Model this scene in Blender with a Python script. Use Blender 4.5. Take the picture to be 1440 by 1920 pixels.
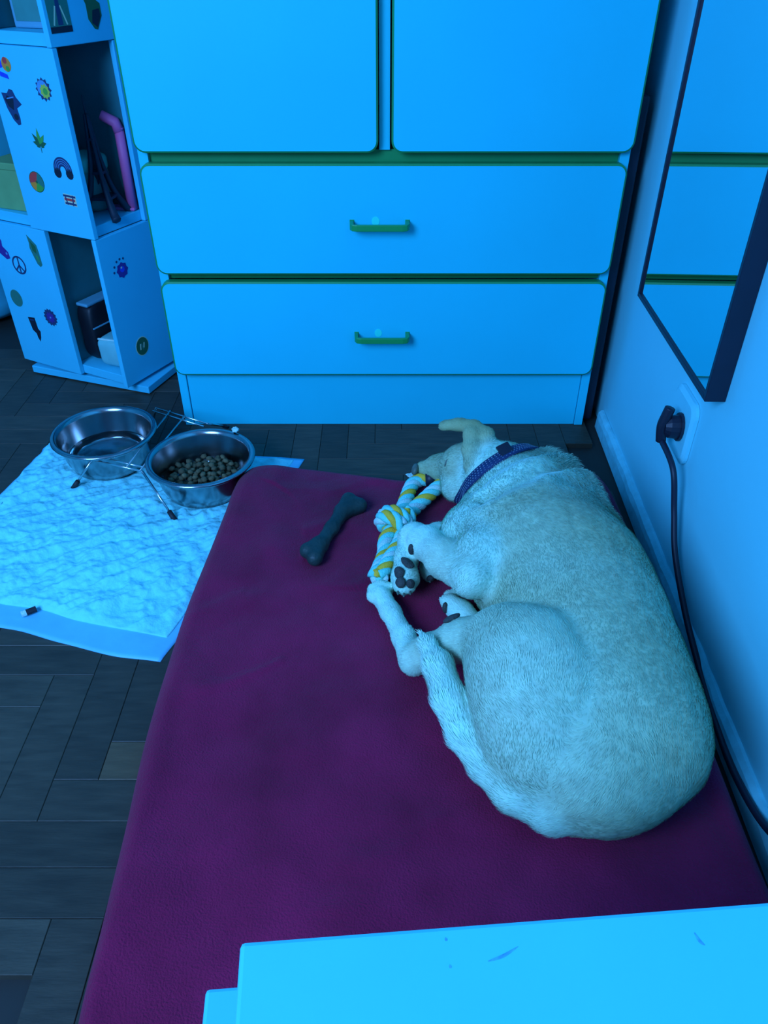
import bpy, bmesh, math, random
import numpy as np
from mathutils import Vector, Matrix

for o in list(bpy.data.objects):
    bpy.data.objects.remove(o, do_unlink=True)
SC = bpy.context.scene
COL = SC.collection
R = math.radians

# ------------------------------------------------------------------ camera
CAM_H, PITCH, FPX = 0.9, R(37.1), 1440.0
cd = bpy.data.cameras.new('camera'); cam = bpy.data.objects.new('camera', cd); COL.objects.link(cam)
cam.location = (0, 0, CAM_H); cam.rotation_euler = (R(90) - PITCH, 0, 0)
cd.sensor_fit = 'VERTICAL'; cd.sensor_height = 36.0; cd.lens = 36.0 * FPX / 1920.0
cd.clip_start = 0.02
SC.camera = cam
# ------------------------------------------------------------------ world, light, exposure
wd = bpy.data.worlds.new('world'); SC.world = wd; wd.use_nodes = True
wd.node_tree.nodes['Background'].inputs[0].default_value = (0.16, 0.42, 1.0, 1)
wd.node_tree.nodes['Background'].inputs[1].default_value = 0.30
def area(name, loc, target, size, power, col=(0.16, 0.42, 1.0)):
    l = bpy.data.lights.new(name, 'AREA'); l.shape = 'DISK'; l.size = size; l.energy = power; l.color = col
    o = bpy.data.objects.new(name, l); COL.objects.link(o); o.location = loc
    o.rotation_euler = (Vector(target) - Vector(loc)).to_track_quat('-Z', 'Y').to_euler()
    return o
area('blue_led_lamp', (-1.20, -0.75, 1.62), (0.1, 1.2, 0.25), 1.1, 78)
try:
    cy = SC.cycles; cy.max_bounces = 6; cy.diffuse_bounces = 3; cy.glossy_bounces = 4; cy.transmission_bounces = 5
    cy.caustics_reflective = False; cy.caustics_refractive = False
except Exception: pass
SC.view_settings.view_transform = 'Standard'; SC.view_settings.look = 'None'
SC.view_settings.exposure = 0.0; SC.view_settings.gamma = 1.0; SC.view_settings.use_curve_mapping = False

# ------------------------------------------------------------------ helpers
FW = np.array([0, math.cos(PITCH), -math.sin(PITCH)]); UPV = np.array([0, math.sin(PITCH), math.cos(PITCH)])
CC = np.array([0, 0, CAM_H])
def ray(px, py):
    return np.array([1., 0, 0]) * (px - 720) / FPX - UPV * (py - 960) / FPX + FW
def at(px, py, z):                      # photo measurement -> point at real height z
    d = ray(px, py); return CC + d * ((z - CAM_H) / d[2])
# the right wall runs almost straight back
WO = np.array([0.4628, 0, 0]); WW = np.array([0.0244, 0.9997, 0]); WN = np.array([-0.9997, 0.0244, 0])
WANG = -math.atan2(0.0244, 0.9997)
def wl(s, off, z): return tuple(WO + WW * s + WN * off + np.array([0, 0, z]))
def wall_at(px, py, off):
    d = ray(px, py); p0 = WO + WN * off; t = np.dot(p0 - CC, WN) / np.dot(d, WN); return CC + d * t

def link(o, parent=None):
    COL.objects.link(o)
    if parent is not None: o.parent = parent
    return o
def mesh_obj(name, V, F, mat, parent=None, smooth=False, loc=(0, 0, 0)):
    me = bpy.data.meshes.new(name)
    me.from_pydata([tuple(map(float, v)) for v in V], [], [tuple(int(i) for i in f) for f in F]); me.update()
    if smooth:
        me.polygons.foreach_set('use_smooth', [True] * len(me.polygons))
    for m in (mat if isinstance(mat, (list, tuple)) else [mat]): me.materials.append(m)
    o = bpy.data.objects.new(name, me); o.location = loc
    return link(o, parent)
def empty(name, loc=(0, 0, 0), rz=0):
    o = bpy.data.objects.new(name, None); o.location = loc; o.rotation_euler = (0, 0, rz); o.empty_display_size = .05
    return link(o)
def tag(o, label=None, cat=None, group=None, kind=None):
    if label: o['label'] = label
    if cat: o['category'] = cat
    if group: o['group'] = group
    if kind: o['kind'] = kind
    return o

class MB:
    def __init__(s): s.V = []; s.F = []
    def add(s, V, F):
        n = len(s.V); s.V += [tuple(v) for v in V]; s.F += [tuple(i + n for i in f) for f in F]; return s
    def box(s, x0, x1, y0, y1, z0, z1):
        V = [(x, y, z) for z in (z0, z1) for y in (y0, y1) for x in (x0, x1)]
        return s.add(V, [(0, 2, 3, 1), (4, 5, 7, 6), (0, 1, 5, 4), (2, 6, 7, 3), (0, 4, 6, 2), (1, 3, 7, 5)])
    def build(s, name, mat, parent=None, smooth=False, bevel=0, loc=(0, 0, 0)):
        o = mesh_obj(name, s.V, s.F, mat, parent, smooth, loc)
        if bevel:
            m = o.modifiers.new('bevel', 'BEVEL'); m.width = bevel; m.segments = 2; m.limit_method = 'ANGLE'
            m.harden_normals = False
        return o
def box(name, x0, x1, y0, y1, z0, z1, mat, parent=None, bevel=0):
    return MB().box(x0, x1, y0, y1, z0, z1).build(name, mat, parent, bevel=bevel)

def frames(P, closed=False):
    P = np.asarray(P, float); n = len(P)
    if closed: T = np.roll(P, -1, 0) - np.roll(P, 1, 0)
    else: T = np.gradient(P, axis=0)
    T /= np.linalg.norm(T, axis=1)[:, None] + 1e-12
    ref = np.array([0, 0, 1.]) if abs(T[0, 2]) < .9 else np.array([1., 0, 0])
    N = np.zeros_like(P); N[0] = ref - T[0] * (ref @ T[0]); N[0] /= np.linalg.norm(N[0])
    for i in range(1, n):
        v = N[i - 1] - T[i] * (N[i - 1] @ T[i]); N[i] = v / (np.linalg.norm(v) + 1e-12)
    return T, N, np.cross(T, N)
def tube_data(P, rad, seg=8, closed=False, caps=True):
    P = np.asarray(P, float); n = len(P); T, N, B = frames(P, closed)
    rad = np.broadcast_to(np.asarray(rad, float), (n,))
    V = []; F = []
    for i in range(n):
        for k in range(seg):
            a = 2 * math.pi * k / seg
            V.append(P[i] + rad[i] * (math.cos(a) * N[i] + math.sin(a) * B[i]))
    for i in range(n if closed else n - 1):
        j = (i + 1) % n
        for k in range(seg):
            l = (k + 1) % seg; F.append((i * seg + k, i * seg + l, j * seg + l, j * seg + k))
    if caps and not closed:
        F.append(tuple(range(seg))[::-1]); F.append(tuple((n - 1) * seg + k for k in range(seg)))
    return V, F
def spline(P, n=12, closed=False):
    P = np.asarray(P, float); m = len(P); out = []
    rng = m if closed else m - 1
    for i in range(rng):
        if closed: a, b, c, d = P[(i - 1) % m], P[i], P[(i + 1) % m], P[(i + 2) % m]
        else: a, b, c, d = P[max(i - 1, 0)], P[i], P[i + 1], P[min(i + 2, m - 1)]
        for t in np.linspace(0, 1, n, endpoint=False):
            out.append(.5 * ((2 * b) + (-a + c) * t + (2 * a - 5 * b + 4 * c - d) * t * t + (-a + 3 * b - 3 * c + d) * t ** 3))
    if not closed: out.append(P[-1])
    return np.array(out)
def tube(name, P, rad, mat, parent=None, seg=8, closed=False):
    V, F = tube_data(P, rad, seg, closed); return mesh_obj(name, V, F, mat, parent, True)
def lathe_data(prof, seg=48, c=(0, 0)):
    V = []; F = []; n = len(prof)
    for r, z in prof:
        for k in range(seg):
            a = 2 * math.pi * k / seg; V.append((c[0] + r * math.cos(a), c[1] + r * math.sin(a), z))
    for i in range(n - 1):
        for k in range(seg):
            l = (k + 1) % seg; F.append((i * seg + k, i * seg + l, (i + 1) * seg + l, (i + 1) * seg + k))
    if prof[0][0] < 1e-3 or True: F.append(tuple(range(seg))[::-1])
    F.append(tuple((n - 1) * seg + k for k in range(seg)))
    return V, F
def rrect(x0, x1, y0, y1, r, n=6):
    pts = []
    for cx, cy, a0 in ((x1 - r, y1 - r, 0), (x0 + r, y1 - r, 90), (x0 + r, y0 + r, 180), (x1 - r, y0 + r, 270)):
        for i in range(n + 1):
            a = R(a0 + 90 * i / n); pts.append((cx + r * math.cos(a), cy + r * math.sin(a)))
    return pts

# value noise
def vnoise(p, seed=0):
    p = np.asarray(p, float); i = np.floor(p).astype(np.int64); f = p - i; f = f * f * (3 - 2 * f)
    D = p.shape[-1]; out = np.zeros(p.shape[:-1])
    for c in range(1 << D):
        w = np.ones(p.shape[:-1]); h = np.full(p.shape[:-1], seed * 7919 + 13, np.int64)
        for d in range(D):
            b = (c >> d) & 1
            w = w * (f[..., d] if b else 1 - f[..., d])
            h = (h * 1103515245 + (i[..., d] + b) * (374761393 + 668265263 * d)) & 0x7fffffff
        h = ((h ^ (h >> 13)) * 1274126177) & 0x7fffffff
        h = h ^ (h >> 16)
        out += w * ((h & 0xffff) / 65535.0)
    return out * 2 - 1
def fbm(p, oct=3, seed=0):
    s = 0; a = 1
    for o in range(oct): s = s + a * vnoise(np.asarray(p) * (2 ** o), seed + o); a *= .5
    return s

# ------------------------------------------------------------------ materials
def mat(name, col, rough=.5, metal=0, var=0, vscale=20, bump=0, bscale=200, sheen=0, spec=.5, trans=0, ior=1.45, stretch=(1, 1, 1), rnd=0, attr=None, coat=0):
    m = bpy.data.materials.new(name); m.use_nodes = True; nt = m.node_tree; b = nt.nodes['Principled BSDF']
    b.inputs['Base Color'].default_value = (*col, 1); b.inputs['Roughness'].default_value = rough
    b.inputs['Metallic'].default_value = metal; b.inputs['Specular IOR Level'].default_value = spec
    b.inputs['Transmission Weight'].default_value = trans; b.inputs['IOR'].default_value = ior
    b.inputs['Sheen Weight'].default_value = sheen; b.inputs['Sheen Roughness'].default_value = .5
    b.inputs['Coat Weight'].default_value = coat
    tc = nt.nodes.new('ShaderNodeTexCoord'); mp = nt.nodes.new('ShaderNodeMapping'); mp.inputs['Scale'].default_value = stretch
    nt.links.new(tc.outputs['Object'], mp.inputs[0])
    src = None
    if attr:
        a = nt.nodes.new('ShaderNodeAttribute'); a.attribute_name = attr; src = a.outputs['Color']
    if var or rnd:
        n = nt.nodes.new('ShaderNodeTexNoise'); n.inputs['Scale'].default_value = vscale; n.inputs['Detail'].default_value = 5
        nt.links.new(mp.outputs[0], n.inputs['Vector'])
        r = nt.nodes.new('ShaderNodeMapRange'); r.inputs[1].default_value = .3; r.inputs[2].default_value = .7
        r.inputs[3].default_value = 1 - var; r.inputs[4].default_value = 1 + var; nt.links.new(n.outputs['Fac'], r.inputs[0])
        fac = r.outputs[0]
        if rnd:
            oi = nt.nodes.new('ShaderNodeObjectInfo'); r2 = nt.nodes.new('ShaderNodeMapRange')
            r2.inputs[3].default_value = 1 - rnd; r2.inputs[4].default_value = 1 + rnd
            nt.links.new(oi.outputs['Random'], r2.inputs[0])
            mu = nt.nodes.new('ShaderNodeMath'); mu.operation = 'MULTIPLY'
            nt.links.new(fac, mu.inputs[0]); nt.links.new(r2.outputs[0], mu.inputs[1]); fac = mu.outputs[0]
        vm = nt.nodes.new('ShaderNodeVectorMath'); vm.operation = 'SCALE'
        if src is not None: nt.links.new(src, vm.inputs[0])
        else: vm.inputs[0].default_value = col
        nt.links.new(fac, vm.inputs['Scale']); src = vm.outputs[0]
    if src is not None: nt.links.new(src, b.inputs['Base Color'])
    if bump:
        n = nt.nodes.new('ShaderNodeTexNoise'); n.inputs['Scale'].default_value = bscale; n.inputs['Detail'].default_value = 3
        nt.links.new(mp.outputs[0], n.inputs['Vector'])
        bp = nt.nodes.new('ShaderNodeBump'); bp.inputs['Strength'].default_value = bump; bp.inputs['Distance'].default_value = .004
        nt.links.new(n.outputs['Fac'], bp.inputs['Height']); nt.links.new(bp.outputs[0], b.inputs['Normal'])
    return m
M = {}
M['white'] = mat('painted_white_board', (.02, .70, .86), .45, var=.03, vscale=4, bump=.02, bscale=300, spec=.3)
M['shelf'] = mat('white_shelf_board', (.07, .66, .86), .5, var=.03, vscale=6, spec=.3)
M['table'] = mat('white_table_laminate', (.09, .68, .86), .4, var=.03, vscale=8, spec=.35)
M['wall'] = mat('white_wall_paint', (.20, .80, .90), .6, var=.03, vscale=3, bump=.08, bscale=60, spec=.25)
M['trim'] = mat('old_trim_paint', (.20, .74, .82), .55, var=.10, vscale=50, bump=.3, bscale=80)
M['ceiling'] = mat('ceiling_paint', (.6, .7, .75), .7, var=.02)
M['green'] = mat('green_edge_band', (.015, .33, .10), .4, var=.05)
M['handle'] = mat('green_handle', (.01, .36, .09), .35, var=.03)
M['dot'] = mat('turquoise_dot', (.03, 1.0, .80), .5, var=.02)
M['wood'] = mat('dark_parquet', (.060, .048, .032), .5, var=.28, vscale=14, bump=.12, bscale=60, stretch=(1, 6, 1), rnd=.25)
M['woodlight'] = mat('worn_parquet', (.13, .085, .045), .5, var=.25, vscale=14, bump=.12, bscale=60, stretch=(1, 6, 1), rnd=.15)
M['sub'] = mat('dark_subfloor', (.03, .025, .02), .6, var=.1)
M['bed'] = mat('maroon_fleece', (.29, .013, .062), .95, var=.26, vscale=8, bump=.6, bscale=420, sheen=.10, spec=.1)
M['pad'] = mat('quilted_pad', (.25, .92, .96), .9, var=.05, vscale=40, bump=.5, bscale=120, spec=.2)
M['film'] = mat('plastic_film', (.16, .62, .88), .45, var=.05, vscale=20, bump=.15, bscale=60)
M['steel'] = mat('stainless_steel', (.33, .37, .38), .2, metal=1, var=.05, vscale=30)
M['wire'] = mat('chrome_wire', (.6, .62, .62), .2, metal=1, var=.02)
M['rubber'] = mat('black_rubber', (.02, .02, .025), .6, var=.1)
M['black'] = mat('black_plastic', (.015, .018, .035), .45, var=.1)
M['frame'] = mat('black_frame', (.012, .016, .035), .4, var=.1)
M['glass'] = mat('mirror_silver', (.93, .93, .93), .02, metal=1)
M['water'] = mat('water', (.9, .98, 1.0), .02, trans=1, ior=1.33)
M['kibble'] = mat('brown_kibble', (.135, .11, .055), .85, var=.3, vscale=60, rnd=.25, bump=.3, bscale=300)
M['bone'] = mat('dark_chew', (.018, .045, .042), .5, var=.25, vscale=40, bump=.4, bscale=150)
M['rw'] = mat('rope_white', (.62, .93, .86), .9, var=.06, vscale=80, bump=.6, bscale=500)
M['rc'] = mat('rope_cyan', (.22, .92, .80), .9, var=.06, vscale=80, bump=.6, bscale=500)
M['ry'] = mat('rope_yellow', (1.0, .60, .05), .9, var=.06, vscale=80, bump=.6, bscale=500)
M['fur'] = mat('cream_fur', (.5, .7, .4), .85, var=.10, vscale=60, attr='fur', spec=.15, sheen=.1)
M['pawpad'] = mat('dark_paw_pad', (.05, .055, .05), .7, var=.3, vscale=120, bump=.5, bscale=400)
M['nose'] = mat('dark_nose', (.12, .16, .13), .5, var=.2, vscale=100)
M['collar'] = mat('navy_webbing', (.012, .038, .13), .7, var=.15, vscale=150, bump=.5, bscale=600)
M['stitch'] = mat('reflective_stitch', (.16, .26, .36), .5)
M['teal'] = mat('teal_cloth', (.12, .60, .46), .8, var=.2, vscale=20)
M['darkteal'] = mat('dark_teal_cover', (.05, .30, .27), .7, var=.15)
M['pink'] = mat('pink_plastic', (.95, .17, .42), .5, var=.05)
M['iron'] = mat('dark_iron', (.015, .03, .05), .5, var=.2)
M['greenbox'] = mat('green_card', (.20, .42, .16), .7, var=.1)
M['bag'] = mat('black_bag', (.006, .008, .014), .5, var=.2)
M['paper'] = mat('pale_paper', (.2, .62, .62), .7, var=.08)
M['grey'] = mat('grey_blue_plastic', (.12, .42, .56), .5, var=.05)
def flat(n, c): return mat('print_' + n, c, .5, var=.05, vscale=150)
S = {k: flat(k, c) for k, c in dict(navy=(.02, .05, .14), blue=(.02, .06, .7), black=(.01, .015, .03), dgreen=(.02, .14, .05), green=(.08, .40, .06), lime=(.5, .6, .08),
     red=(.75, .06, .05), orange=(.9, .3, .04), teal=(.03, .22, .16), cream=(.7, .75, .5), purple=(.06, .03, .28), lblue=(.1, .35, .65)).items()}

# ================================================================== SETTING
XL, YB, ZC = -2.3, 2.46, 2.5
fl = box('floor', XL, .62, -1.6, YB, -.05, -.012, M['sub']); tag(fl, kind='structure')
W6, NB = .06, 4
pm = {}
def pblock(horiz):
    lx, ly = (NB * W6, W6) if horiz else (W6, NB * W6)
    g = .0003; b = .0007
    mb = MB()
    V = [(g, g, -.012), (lx - g, g, -.012), (lx - g, ly - g, -.012), (g, ly - g, -.012),
         (g, g, -b), (lx - g, g, -b), (lx - g, ly - g, -b), (g, ly - g, -b),
         (g + b, g + b, 0), (lx - g - b, g + b, 0), (lx - g - b, ly - g - b, 0), (g + b, ly - g - b, 0)]
    F = []
    for k in (0, 4):
        for i in range(4): j = (i + 1) % 4; F.append((k + i, k + j, k + 4 + j, k + 4 + i))
    F.append((8, 9, 10, 11))
    return V, F
rnd = random.Random(4)
base_mesh = {}
for h in (True, False):
    for lt in (False, True):
        V, F = pblock(h); me = bpy.data.meshes.new('parquet_block'); me.from_pydata(V, [], F); me.update()
        me.materials.append(M['woodlight'] if lt else M['wood']); base_mesh[(h, lt)] = me
cnt = 0
X0, X1, Y0, Y1 = -1.42, .47, .16, 2.05
OX, OY = -.02, .0
for a in range(-60, 60):
    for b_ in range(-20, 20):
        bx, by = (a + NB * b_) * W6 + OX, (a - NB * b_) * W6 + OY
        for h in (True, False):
            x, y = (bx, by) if h else (bx + NB * W6, by + (1 - NB) * W6)
            lx, ly = (NB * W6, W6) if h else (W6, NB * W6)
            if x < X0 or y < Y0 or x + lx > X1 or y + ly > Y1: continue
            # only where the floor can show: left of the bed or behind it
            if x > -.30 and y + ly < 1.16: continue
            if x > -.40 and y > 1.56: continue
            lt = rnd.random() < .13 and y < 1.1
            o = bpy.data.objects.new('parquet_block', base_mesh[(h, lt)]); o.location = (x, y, 0)
            link(o, fl); cnt += 1
tag(box('ceiling', XL, .62, -1.6, YB, ZC, ZC + .04, M['ceiling']), kind='structure')
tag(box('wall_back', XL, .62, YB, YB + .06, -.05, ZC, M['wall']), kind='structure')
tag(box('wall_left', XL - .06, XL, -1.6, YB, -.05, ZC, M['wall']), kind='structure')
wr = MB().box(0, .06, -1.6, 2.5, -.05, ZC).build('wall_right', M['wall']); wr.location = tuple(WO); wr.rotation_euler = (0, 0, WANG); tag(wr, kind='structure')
# small skirting with a rounded top
prof = [(0, -.01), (0, .034), (-.005, .034), (-.011, .028), (-.014, .018), (-.015, -.01)]
V = []; F = []
ss = np.linspace(-1.5, 1.53, 160)
for i, s in enumerate(ss):
    for j, (ox, z) in enumerate(prof):
        jig = .0012 * float(vnoise(np.array([s * 30, j * .7]), 3)); V.append((ox + (jig if 0 < j < 5 else 0), s, z + (jig if 0 < j < 5 else 0)))
n = len(prof)
for i in range(len(ss) - 1):
    for j in range(n - 1): F.append((i * n + j, i * n + j + 1, (i + 1) * n + j + 1, (i + 1) * n + j))
F.append(tuple(range(n))); F.append(tuple((len(ss) - 1) * n + j for j in range(n))[::-1])
bb = mesh_obj('baseboard_right', V, F, M['trim'], None, False); bb.location = tuple(WO); bb.rotation_euler = (0, 0, WANG); tag(bb, kind='structure')

# ================================================================== DRESSER
dr = empty('dresser', (0, 1.52, 0))
tag(dr, 'tall pale dresser with green edged doors over two wide handled drawers', 'dresser')
def dbox(n, x0, x1, y0, y1, z0, z1, m, p=dr, bevel=.001): return box(n, x0, x1, y0, y1, z0, z1, m, p, bevel)
HD = 1.24
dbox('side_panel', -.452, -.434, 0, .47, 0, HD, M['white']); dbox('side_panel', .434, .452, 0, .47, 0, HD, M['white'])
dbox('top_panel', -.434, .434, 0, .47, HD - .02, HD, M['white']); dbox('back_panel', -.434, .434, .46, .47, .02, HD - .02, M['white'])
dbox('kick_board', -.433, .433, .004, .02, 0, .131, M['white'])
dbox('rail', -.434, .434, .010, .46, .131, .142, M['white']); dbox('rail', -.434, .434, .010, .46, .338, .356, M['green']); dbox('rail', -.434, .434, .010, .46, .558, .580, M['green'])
dbox('centre_post', -.009, .011, .003, .46, .580, HD - .02, M['white'])
def front(name, x0, x1, z0, z1, r=.02):
    T = .018
    inn = rrect(x0 + .0034, x1 - .0034, z0 + .0034, z1 - .0034, r - .0034); out = rrect(x0, x1, z0, z1, r)
    n = len(inn); V = []; F = []
    for (x, z) in inn: V.append((x, -T, z))
    for (x, z) in inn: V.append((x, -.0005, z))
    F.append(tuple(range(n))); F.append(tuple(range(n, 2 * n))[::-1])
    for i in range(n): j = (i + 1) % n; F.append((i, i + n, j + n, j))
    o = mesh_obj(name, V, F, M['white'], dr)
    V = [(x, -T - .0003, z) for x, z in inn] + [(x, -T + .0022, z) for x, z in out] + [(x, -.0005, z) for x, z in out] + [(x, -.0005, z) for x, z in inn]
    F = []
    for k in range(4):
        for i in range(n):
            j = (i + 1) % n; a, b = k * n, ((k + 1) % 4) * n
            F.append((a + i, a + j, b + j, b + i))
    e = mesh_obj('edge_band', V, F, M['green'], o); e['label'] = 'dark green edge strip'
    return o
front('door', -.452, -.0105, .579, HD - .004); front('door', .0135, .452, .579, HD - .004)
for (z0, z1, hx, hz) in ((.134, .340, -.004, .228), (.355, .561, -.008, .455)):
    d = front('drawer', -.450, .448, z0, z1)
    mb = MB(); T = .018; w = .053
    pts = [(-w, -T, 0), (-w, -T - .022, 0), (-w + .003, -T - .028, 0), (-w + .01, -T - .030, 0), (w - .01, -T - .030, 0), (w - .003, -T - .028, 0), (w, -T - .022, 0), (w, -T, 0)]
    V = []; F = []
    P = np.array(pts) + np.array([hx, 0, hz]); Tn, _, _ = frames(P)
    for i, p in enumerate(P):
        t = Tn[i]; nrm = np.cross(t, (0, 0, 1)); nrm /= np.linalg.norm(nrm)
        for (a, b) in ((-1, -1), (1, -1), (1, 1), (-1, 1)): V.append(p + nrm * .0035 * a + np.array([0, 0, .0058 * b]))
    for i in range(len(P) - 1):
        for k in range(4): l = (k + 1) % 4; F.append((i * 4 + k, i * 4 + l, i * 4 + 4 + l, i * 4 + 4 + k))
    F.append((0, 1, 2, 3)); F.append((len(P) * 4 - 1, len(P) * 4 - 2, len(P) * 4 - 3, len(P) * 4 - 4))
    h = mesh_obj('handle', V, F, M['handle'], d); h['label'] = 'green bar handle'
    bv = h.modifiers.new('bevel', 'BEVEL'); bv.width = .001; bv.segments = 2
    V, F = [], []
    for yy in (-T - .0008, -T): 
        for k in range(20): a = 2 * math.pi * k / 20; V.append((hx - .008 + .0075 * math.cos(a), yy, hz + .004 + .0085 * math.sin(a)))
    F = [tuple(range(20))[::-1], tuple(range(20, 40))] + [(k, (k + 1) % 20, 20 + (k + 1) % 20, 20 + k) for k in range(20)]
    q = mesh_obj('dot', V, F, M['dot'], d); q['label'] = 'small turquoise dot above the handle'

# dark board in the gap between dresser and wall
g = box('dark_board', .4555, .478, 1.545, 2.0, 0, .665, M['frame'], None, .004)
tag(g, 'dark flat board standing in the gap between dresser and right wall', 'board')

# ================================================================== MIRROR
mr = empty('wall_mirror', wl(0, 0, 0), WANG)
tag(mr, 'long rectangular wall mirror in a thin black frame', 'mirror')
s0, s1, z0, z1, t, fw_ = .967, 1.368, .365, 1.55, .030, .008
box('back_panel', -.022, -.0005, s0 + .004, s1 - .004, z0 + .004, z1 - .004, M['frame'], mr)
for (a, b, c, d_) in ((s0, s0 + fw_, z0, z1), (s1 - fw_, s1, z0, z1)): box('frame_rail', -t, -.0003, a, b, c, d_, M['frame'], mr, .0008)
for (c, d_) in ((z0, z0 + fw_), (z1 - fw_, z1)): box('frame_rail', -t, -.0003, s0 + fw_, s1 - fw_, c, d_, M['frame'], mr, .0008)
box('mirror_glass', -.0265, -.022, s0 + fw_, s1 - fw_, z0 + fw_, z1 - fw_, M['glass'], mr)

# ================================================================== SOCKET, PLUG, CORD
ow = empty('wall_outlet', wl(0, 0, 0), WANG); tag(ow, 'white wall outlet plate painted over below the mirror', 'outlet')
def wbox(n, s0, s1, z0, z1, o0, o1, m, p, bev=.003): return box(n, -o1, -o0, s0, s1, z0, z1, m, p, bev)
pts = rrect(1.035, 1.135, .205, .315, .02)
V = [(-.0005, s, z) for s, z in pts] + [(-.006, s, z) for s, z in pts] + [(-.010, 1.085 + (s - 1.085) * .86, .26 + (z - .26) * .86) for s, z in pts]
n = len(pts); F = [tuple(range(2 * n, 3 * n))[::-1]] + [(k * n + i, k * n + (i + 1) % n, (k + 1) * n + (i + 1) % n, (k + 1) * n + i) for k in (0, 1) for i in range(n)]
mesh_obj('plate', V, F, M['wall'], ow)
pc = empty('power_cord', tuple(wl(1.09, 0, 0))); tag(pc, 'black plug in the wall outlet with a long black cord', 'power cord')
pc.location = (0, 0, 0)
def wpt(px, py, off): return wall_at(px, py, off)
# plug body
pcn = wpt(1255, 800, .028)
V, F = [], []
prof2 = [(.0, .024), (.004, .024), (.004, .0205), (.018, .019), (.026, .013)]
N3, W3 = WN, WW
mbp = MB(); ring = 16; VV = []
off0 = .011
for (o_, r_) in prof2:
    for k in range(ring):
        a = 2 * math.pi * k / ring
        VV.append(pcn - N3 * .017 + N3 * (o_ + 0) + W3 * r_ * math.cos(a) * .85 + np.array([0, 0, 1]) * r_ * math.sin(a))
for i in range(len(prof2) - 1):
    for k in range(ring): l = (k + 1) % ring; F.append((i * ring + k, i * ring + l, (i + 1) * ring + l, (i + 1) * ring + k))
F.append(tuple(range(ring))[::-1]); F.append(tuple((len(prof2) - 1) * ring + k for k in range(ring)))
mesh_obj('plug', VV, F, M['black'], pc)
tp = pcn + N3 * .006
tube('grip', spline([tp + np.array([0, 0, .034]), tp + np.array([0, 0, .02]) + N3 * .003, tp + N3 * .006, tp - np.array([0, 0, .026]) + N3 * .002], 6), .0085, M['black'], pc, 10)
cp = [tp - np.array([0, 0, .024]) + N3 * .002] + [wpt(*q) for q in ((1262, 880, .03), (1264, 960, .022), (1266, 1040, .02), (1285, 1150, .014), (1312, 1255, .012), (1345, 1365, .016), (1382, 1460, .018), (1440, 1555, .016), (1540, 1640, .014), (1720, 1800, .02))]
for c_ in cp: c_[2] = max(c_[2], .0065)
tube('cable', spline(cp, 10), .0050, M['black'], pc, 8)

# ================================================================== REVOLVING SHELF
FC = np.array([-.611, 1.64]); AS = R(27.5); SW = .345
dL = np.array([-math.cos(AS), math.sin(AS)]); dR = np.array([math.sin(AS), math.cos(AS)])
ctr = FC + SW / 2 * (dL + dR)
bk = empty('revolving_shelf', (ctr[0], ctr[1], 0), math.atan2(dR[1], dR[0]) - math.pi / 2)
# local frame: +x = -dL (towards the dresser along the left face reversed), +y = dR
bk.rotation_euler = (0, 0, -AS)
tag(bk, 'white square revolving shelf tower covered in stickers beside the dresser', 'shelf')
Hs = SW / 2
M['inner'] = mat('bay_shade_divider', (.03, .22, .24), .6, var=.08)  # shade inside the bays put into the divider colour
def sbox(n, x0, x1, y0, y1, z0, z1, m=M['shelf'], bev=.0012, parent=bk): return box(n, x0, x1, y0, y1, z0, z1, m, parent, bev)
# local corners: front corner FC = (+Hs, -Hs); left face is y=-Hs (d = Hs - x); right face is x=+Hs (d = y + Hs)
boards = [.03, .378, .728, 1.075]
for i, z in enumerate(boards): sbox('shelf_board', -Hs + .0125, Hs - .0125, -Hs + .0125, Hs - .0125, z, z + .022)
sbox('top_board', -Hs, Hs, -Hs, Hs, 1.097, 1.112)
PT = .012
rot = [Matrix.Rotation(math.pi / 2 * k, 4, 'Z') for k in range(4)]
for lv in range(3):
    za, zb = boards[lv] + (0 if lv == 0 else .0005), boards[lv + 1] - .0005
    if lv == 2: zb = 1.0965
    for k in range(4):
        mb = MB()
        # A-levels: on the face y=-Hs the panel fills the half away from the front corner; B-levels the half next to it
        if lv % 2 == 0: mb.box(-Hs, Hs - .150, -Hs, -Hs + PT, za, zb)
        else: mb.box(Hs - .188, Hs, -Hs, -Hs + PT, za, zb)
        V = [tuple(rot[k] @ Vector(v)) for v in mb.V]
        o = mesh_obj('panel', V, mb.F, M['shelf'], bk); bv = o.modifiers.new('b', 'BEVEL'); bv.width = .0012; bv.segments = 2
    z2 = boards[lv] + .0225; z3 = boards[lv + 1] - .0005
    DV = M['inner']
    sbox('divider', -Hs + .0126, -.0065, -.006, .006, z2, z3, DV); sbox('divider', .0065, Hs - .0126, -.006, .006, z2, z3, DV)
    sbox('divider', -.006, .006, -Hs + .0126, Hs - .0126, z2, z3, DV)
# rotating base plate, turned a little differently
bc = np.array([-.674, 1.882]); br_ = -R(19.6) + AS
bp = MB().box(-.172, .172, -.172, .172, .003, .021).build('base_plate', M['shelf'], bk, bevel=.0015)
loc = Matrix.Rotation(AS, 2) @ Vector((bc[0] - ctr[0], bc[1] - ctr[1])); bp.location = (loc.x, loc.y, 0); bp.rotation_euler = (0, 0, br_)
MB().add(*lathe_data([(.09, .021), (.09, .03)], 32)).build('swivel', M['grey'], bk)

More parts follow.
